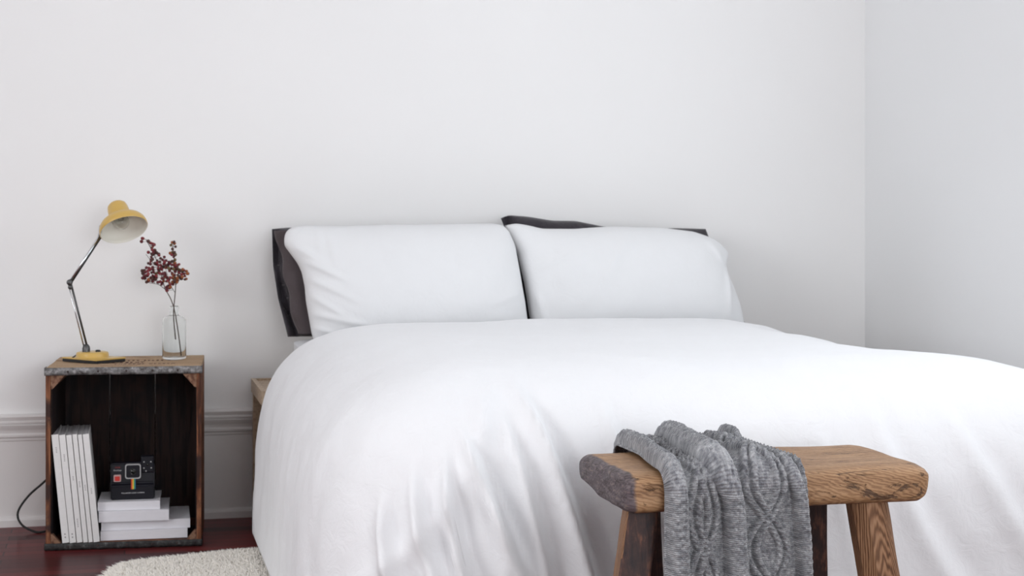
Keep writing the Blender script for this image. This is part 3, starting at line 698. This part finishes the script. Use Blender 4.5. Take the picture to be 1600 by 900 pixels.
def branch(name, main, twigs, blobs, pal, label, n):
    base = Vector(main[0]); g = empty(name, base, 0, label, 'branch', None)
    bm = bmesh.new()
    mp = curve_pts([Vector(p) - base for p in main], 8); tube(bm, mp, lambda t: .0019 - .0009*t, 8)
    for tw in twigs: tube(bm, curve_pts([Vector(p) - base for p in tw], 6), lambda t: .0011 - .0005*t, 6)
    cand = []
    for (c, r, wgt) in blobs:
        for _ in range(int(n * wgt)):
            while True:
                q = Vector([random.uniform(-1, 1) for _ in range(3)])
                if q.length < 1: break
            cand.append(Vector(c) - base + Vector((q.x*r[0], q.y*r[1], q.z*r[2])))
    random.shuffle(cand); keep = []
    for p in cand:
        if all((p - q).length > .0072 for q in keep): keep.append(p)
    keep = keep[:98]
    spine = [Vector(p) - base for tw in twigs for p in curve_pts(tw, 6)] + mp[len(mp)//2:]
    for p in keep:
        q = min(spine, key=lambda s: (s - p).length + max(0, s.z - p.z) * .5)
        if (q - p).length < .035: tube(bm, [q, q.lerp(p, .5) + Vector((0, 0, -.001)), p], .0005, 5)
    st = bm_obj('stem', bm, STEM, g, True)
    for p in keep:
        o = bpy.data.objects.new('berry', random.choices(ber_me, pal)[0]); COL.objects.link(o); o.parent = g
        o.location = p; s_ = random.uniform(.0038, .0054); o.scale = (s_, s_, s_*random.uniform(.9, 1.2))
        o.rotation_euler = (random.random()*3, random.random()*3, 0)
    return g
branch('berry_branch', [(.1665, 5.040, CH+.010), (.158, 5.044, .60), (.147, 5.045, .668), (.135, 5.05, .705), (.119, 5.05, .735), (.108, 5.05, .775), (.090, 5.05, .83), (.062, 5.05, .885)],
       [[(.119, 5.05, .733), (.098, 5.045, .748), (.065, 5.04, .756), (.052, 5.04, .775)], [(.115, 5.05, .745), (.112, 5.06, .79), (.118, 5.06, .83)], [(.100, 5.05, .80), (.078, 5.04, .82), (.062, 5.04, .84)]],
       [((.064, 5.05, .884), (.018, .015, .012), .12), ((.078, 5.05, .858), (.018, .018, .018), .22), ((.088, 5.05, .835), (.034, .024, .016), .35), ((.095, 5.05, .805), (.036, .03, .022), .6),
        ((.068, 5.045, .775), (.028, .028, .022), .5), ((.098, 5.045, .765), (.032, .028, .022), .4)], [5, 5, 3, .6, .3],
       'branch of dark red berries leaning left out of the bottle', 175)
branch('berry_branch', [(.150, 5.05, .580), (.144, 5.052, .655), (.147, 5.052, .70), (.150, 5.05, .74), (.148, 5.05, .80), (.142, 5.05, .862)],
       [[(.149, 5.05, .722), (.137, 5.05, .742), (.128, 5.05, .77)], [(.150, 5.05, .745), (.165, 5.05, .765), (.178, 5.05, .785)]],
       [((.142, 5.05, .868), (.011, .01, .014), .10), ((.145, 5.05, .838), (.014, .014, .016), .12), ((.140, 5.05, .805), (.028, .024, .020), .42), ((.137, 5.05, .765), (.027, .026, .026), .45),
        ((.172, 5.05, .778), (.017, .018, .020), .30), ((.126, 5.05, .745), (.012, .012, .016), .12)], [1.5, 2.2, 2, 3.2, 1.6],
       'branch of rust red berries standing upright in the bottle', 150)

# ---------------------------------------------------------------- wooden stool
SX, SY = 1.142, 2.875
ST = empty('wooden_stool', (SX, SY, 0), 0, 'rustic wooden stool with a thick worn seat at the foot of the bed', 'stool')
def seat():
    nx, nr = 90, 40; V = []; F = []
    hx, hy, zt, th = .292, .166, .500, .070
    for i in range(nx + 1):
        u = -1 + 2*i/nx
        u = math.copysign(1 - (1-abs(u))**1.6, u)      # denser towards the ends
        x = u * hx
        er = .030 if u > 0 else .020; e = max(0, (abs(u)*hx - (hx - er)) / er); k = math.sqrt(max(0, 1 - e*e*(.90 if u > 0 else .72))) if e > 0 else 1
        for j in range(nr):
            a = math.tau * j / nr; ca, sa = math.cos(a), math.sin(a); p_ = 7.0
            rr = (abs(ca)**p_ + abs(sa)**p_) ** (-1/p_); yy, zz = ca*rr, sa*rr
            hyx = hy * (.97 + .03*math.cos(x*7)) - (.010*sm(.05, .28, x) if yy > 0 else 0) - (.012 * sm(.12, .28, -x) if yy > 0 else 0)
            y = yy * (hyx - (.026 if u > 0 else .014)*(1-k)); z = zt - th/2 + zz * (th/2) * (k if u > 0 else .35 + .65*k) if zz < 0 else zt - th/2 + zz * (th/2) * (.35 + .65*k)
            if zz < 0: z += .010 * sm(0, 1, yy)         # thinner at the back
            if zz > 0: z -= .004 * (1 - (y/hy)**2) * (1 - (x/hx)**2)
            z += .0022*N(x*9, y*14, z*20) ; y += .0016*N(x*12+4, z*30, 1); xx = x + .004*N(y*16, z*22, 7 + u*2) * sm(.8, 1, abs(u))
            if abs(u) > .95 and u < 0: xx += .004*N(y*60, z*12, 3) - .010*sm(-.3, .5, y/hy)*0
            V.append((xx, y, z))
    for i in range(nx):
        for j in range(nr): a = i*nr + j; b = i*nr + (j+1) % nr; F.append((a, b, b+nr, a+nr))
    for i0, flip in ((0, True), (nx*nr, False)):
        # end caps as concentric rings so the end stays smooth
        ring = list(range(i0, i0 + nr)); c = Vector((0, 0, 0))
        for q in ring: c += Vector(V[q])
        c /= nr; prev = ring
        for s_ in (.72, .40):
            cur = []
            for q in ring: p = c.lerp(Vector(V[q]), s_); cur.append(len(V)); V.append((p.x + (.0035 if not flip else -.0035) * (1-s_), p.y, p.z))
            for j in range(nr):
                f_ = (prev[j], prev[(j+1) % nr], cur[(j+1) % nr], cur[j]); F.append(f_ if not flip else f_[::-1])
            prev = cur
        ci = len(V); V.append((c.x + (.003 if not flip else -.003), c.y, c.z))
        for j in range(nr): F.append((prev[j], prev[(j+1) % nr], ci) if not flip else (prev[(j+1) % nr], prev[j], ci))
    me = bpy.data.meshes.new('seat'); me.from_pydata(V, [], F)
    bm = bmesh.new(); bm.from_mesh(me); bmesh.ops.recalc_face_normals(bm, faces=bm.faces); bm.to_mesh(me); bm.free()
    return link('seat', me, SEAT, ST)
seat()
def leg(tx, ty, bx_, by_, sec, mat, rot=0, label=None, top=.455):
    n = 26; bm = bmesh.new(); rings = []
    for i in range(n + 1):
        t = i / n; z = top * (1 - t); cx, cy = tx + (bx_-tx)*t, ty + (by_-ty)*t; r_ = []
        for k, (px, py) in enumerate(sec):
            q = 1 + .02*N(px*40, py*40, z*9); c_, s_ = math.cos(rot), math.sin(rot)
            r_.append(bm.verts.new((cx - SX + (px*c_ - py*s_)*q + .0012*N(z*14, k), cy - SY + (px*s_ + py*c_)*q, z)))
        rings.append(r_)
    m_ = len(sec)
    for a, b in zip(rings, rings[1:]):
        for k in range(m_): bm.faces.new((a[k], a[(k+1) % m_], b[(k+1) % m_], b[k]))
    bm.faces.new(rings[0]); bm.faces.new(rings[-1])
    for f_ in bm.faces: f_.smooth = True
    bm.normal_update(); bmesh.ops.recalc_face_normals(bm, faces=bm.faces)
    if isinstance(mat, list):
        for f_ in bm.faces:
            if f_.normal.x < -.75: f_.material_index = 1  # light on the left face is put into its colour
    o = bm_obj('leg', bm, mat, ST, True, label)
    o.data.set_sharp_from_angle(angle=R(28)) if hasattr(o.data, 'set_sharp_from_angle') else None
    return o
sq = rrect(.029, .028, .006, 3)
octo = [(-.026, -.034), (.026, -.034), (.038, -.020), (.038, .02), (.026, .034), (-.026, .034), (-.038, .02), (-.038, -.020)]
octo = [(.040*math.cos(R(a))*(1.0), .036*math.sin(R(a))) for a in (-112, -90, -68, -45, -20, 20, 60, 100, 140, 180, 208)]
leg(.900, 2.782, .820, 2.735, sq, [ST_DARK, ST_LEG], R(-8), 'square dark leg, its left face painted lighter as if lit')
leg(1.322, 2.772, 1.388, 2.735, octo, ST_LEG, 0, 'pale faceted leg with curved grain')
leg(1.305, 2.975, 1.318, 3.0, rrect(.026, .026, .005, 3), ST_DARK, R(5), 'dark reddish leg at the back')
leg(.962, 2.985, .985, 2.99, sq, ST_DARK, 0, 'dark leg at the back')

# ---------------------------------------------------------------- knitted throw over the stool
def throw():
    nu, ns = 300, 620; Wd = .262; xl = .912
    # centre path (y, z): hang behind, over the seat, down the front
    P = [(3.068, .435), (3.068, .46)]
    for k in range(1, 9): a = R(90*k/8); P.append((3.040 + .028*math.cos(a), .4755 + .0285*math.sin(a)))
    for k in range(1, 6): P.append((3.040 - .285*k/6, .504))
    for k in range(0, 9): a = R(90 + 90*k/8); P.append((2.732 + .032*math.cos(a), .470 + .034*math.sin(a)))
    P += [(2.698, .40), (2.694, .25), (2.692, .10)]
    L = [0]
    for a, b in zip(P, P[1:]): L.append(L[-1] + math.hypot(a[0]-b[0], a[1]-b[1]))
    TY = list(zip(L, [p[0] for p in P])); TZ_ = list(zip(L, [p[1] for p in P])); S = L[-1]
    sy = lambda s: sum(interp(TY, s + k*.004) for k in (-2, -1, 0, 1, 2))/5; sz = lambda s: sum(interp(TZ_, s + k*.004) for k in (-2, -1, 0, 1, 2))/5
    s_edge = L[19]                                        # where it turns over the front edge
    def dome(q): return math.sqrt(1 - q*q) if abs(q) < 1 else 0
    V = []; F = []; UV = []
    for j in range(ns + 1):
        s = S * j / ns; y0_, z0_ = sy(s), sz(s)
        ty, tz = sy(s + .003) - sy(s - .003), sz(s + .003) - sz(s - .003); l_ = math.hypot(ty, tz) or 1
        ny, nz = tz/l_, -ty/l_                         # outward normal of the path
        front = sm(s_edge - .03, s_edge + .05, s); hang = max(0, s - s_edge)
        topm = sm(.12, .20, s) * (1 - front)
        # fold centres (fraction of width), radii and heights change along the length
        c1 = .075 + .012*math.sin(s*14) - .03*front*0; w1 = .070 - .01*topm; h1 = .026 + .008*front
        c2 = .450 + .012*math.sin(s*11 + 1) + .015*front - .08*topm; w2 = .108 - .034*front; h2 = .040 + .002*topm
        c3 = .940 + .006*math.sin(s*13) - .05*topm; w3 = .050; h3 = .030 - .014*topm
        c4 = .985; w4 = .030; h4 = .012
        c5 = .60 - .05*topm; w5 = .05; h5 = 0
        for i in range(nu + 1):
            u = i / nu; x = xl + Wd*u
            D = .0065 + .010*hang/.3*math.sin(u*9 + 1)*0
            f1 = h1*dome((u-c1)/w1); f2 = h2*dome((u-c2)/w2); f3 = h3*dome((u-c3)/w3); f4 = h4*dome((u-c4)/w4); f5 = h5*dome((u-c5)/w5)
            fold = max(f1, f2, f3, f4, f5)
            # soft belly between the folds, sunk shadow line left of the middle fold
            D += .006*math.exp(-((u-.27)/.10)**2) + .009*math.exp(-((u-.70)/.12)**2) + .020*topm*math.exp(-((u-.62)/.17)**2)
            # cable lattices (pairs of twisted cords)
            cab = 0
            if fold < .008:
                for cc_, am, ph, per in ((.255, .066, .060, .125), (.695, .112, .012, .118)):
                    for sg in (-1, 1):
                        for of in (-.031, .031):
                            ctr = cc_ + sg*(am*math.cos(math.pi*(s - s_edge - ph)/per)) + of
                            dd = abs(u - ctr)*Wd / math.sqrt(1 + (am*Wd*math.pi/per*math.sin(math.pi*(s - s_edge - ph)/per))**2)
                            if dd < .0064: cab = max(cab, .0130*math.sqrt(1 - (dd/.0064)**2) * (.86 + .14*math.sin(s*620 + (u - ctr)*Wd*420*sg)) * (1 if sg > 0 else .86))
            # cords and stitches on the rolled folds
            rope = 0
            if fold > .006:
                rope = .0022*abs(math.sin((u*Wd)*math.pi/.0085)) * (.75 + .25*math.sin(s*760 + u*40)) + .0014*math.sin(s*420 + math.sin(u*90)*1.5)
            D += max(fold, 0) + cab*(1 - min(1, fold/.008)) + rope + .0008*N(u*60, s*150) + .0007*N(u*160, s*420)
            D += .003*N(u*5, s*9, 4)*front
            en = min(1, min(u, 1-u)/.012); D = .002 + (D-.002)*(.35 + .65*math.sqrt(en)) if en < 1 else D
            # the cloth gathers a little as it falls and flares to the right
            xx = x + hang*(-.012 + .060*u) + .0018*N(s*16, u*3) + .004*N(s*7, 2)*(1 - 2*u)
            back = 1 - sm(.17, .42, s); xx += back*(.025 - .03*u) * (1 - front) * .8
            V.append((xx, y0_ + ny*D, z0_ + nz*D)); UV.append((u*Wd*1.15, s))
    for j in range(ns):
        for i in range(nu): a = j*(nu+1) + i; F.append((a, a+1, a+nu+2, a+nu+1))
    me = bpy.data.meshes.new('knitted_throw'); me.from_pydata(V, [], F)
    ul = me.uv_layers.new(name='UVMap')
    for lp_ in me.loops: ul.data[lp_.index].uv = UV[lp_.vertex_index]
    o = link('knitted_throw', me, KNIT)
    if me.polygons[(ns//2)*nu].normal.z < 0: me.flip_normals()
    s = o.modifiers.new('t', 'SOLIDIFY'); s.thickness = .003; s.offset = -1
    return o
tag(throw(), 'grey cable knit throw draped over the left part of the stool', 'blanket')

# ---------------------------------------------------------------- sheepskin rug
random.seed(3)
def edge_y(x): return interp([(-.06, 4.30), (-.03, 4.48), (-.005, 4.535), (.04, 4.565), (.12, 4.590), (.22, 4.620), (.30, 4.640), (.50, 4.66), (.80, 4.66), (.95, 4.5), (1.0, 4.2)], x)
RG = empty('sheepskin_rug', (.35, 4.2, 0), 0, 'cream sheepskin rug on the dark floor beside the bed', 'rug')
bm = bmesh.new(); out = []
xs = [-.045 + i*.03 for i in range(37)]
out = [(x - .35, edge_y(x) - 4.2 - .012) for x in xs] + [(x - .35, 3.78 - 4.2 + .05*math.cos(x*6)) for x in reversed(xs)]
prism(bm, out, .001, .010); bm_obj('hide', bm, FUR, RG)
V = []; F = []
def tuft(x, y, hx, hy, hz, r, z0):
    b = len(V); n = 5; tip = Vector((x + hx, y + hy, z0 + hz))
    for q in range(n): V.append((x + r*math.cos(q*math.tau/n), y + r*math.sin(q*math.tau/n), z0))
    m1 = Vector((x + hx*.4, y + hy*.4, z0 + hz*.75))
    for q in range(n): V.append((m1.x + r*.7*math.cos(q*math.tau/n), m1.y + r*.7*math.sin(q*math.tau/n), m1.z))
    V.append(tuple(tip))
    for q in range(n):
        F.append((b+q, b+(q+1) % n, b+n+(q+1) % n, b+n+q)); F.append((b+n+q, b+n+(q+1) % n, b+2*n))
for k_ in range(36000):
    far = k_ > 17000
    x = random.uniform(-.048, .50); y = random.uniform(3.75, 4.29) if far else random.uniform(4.28, 4.68)
    if y > edge_y(x) - .006 or x > (.50 if y > 4.2 else .62): continue
    e = sm(.06, 0, edge_y(x) - y) if False else max(0, 1 - (edge_y(x) - y)/.05)
    lx = max(0, 1 - (x + .048)/.07)
    tuft(x - .35, y - 4.2, random.gauss(-.002, .007) - .016*lx, random.gauss(0, .006) + .014*e, random.uniform(.012, .026)*(1 - .45*e), random.uniform(.0022, .0042), .006)
me = bpy.data.meshes.new('fur'); me.from_pydata(V, [], F); fo = link('fur', me, FUR, RG); fo['kind'] = 'stuff'
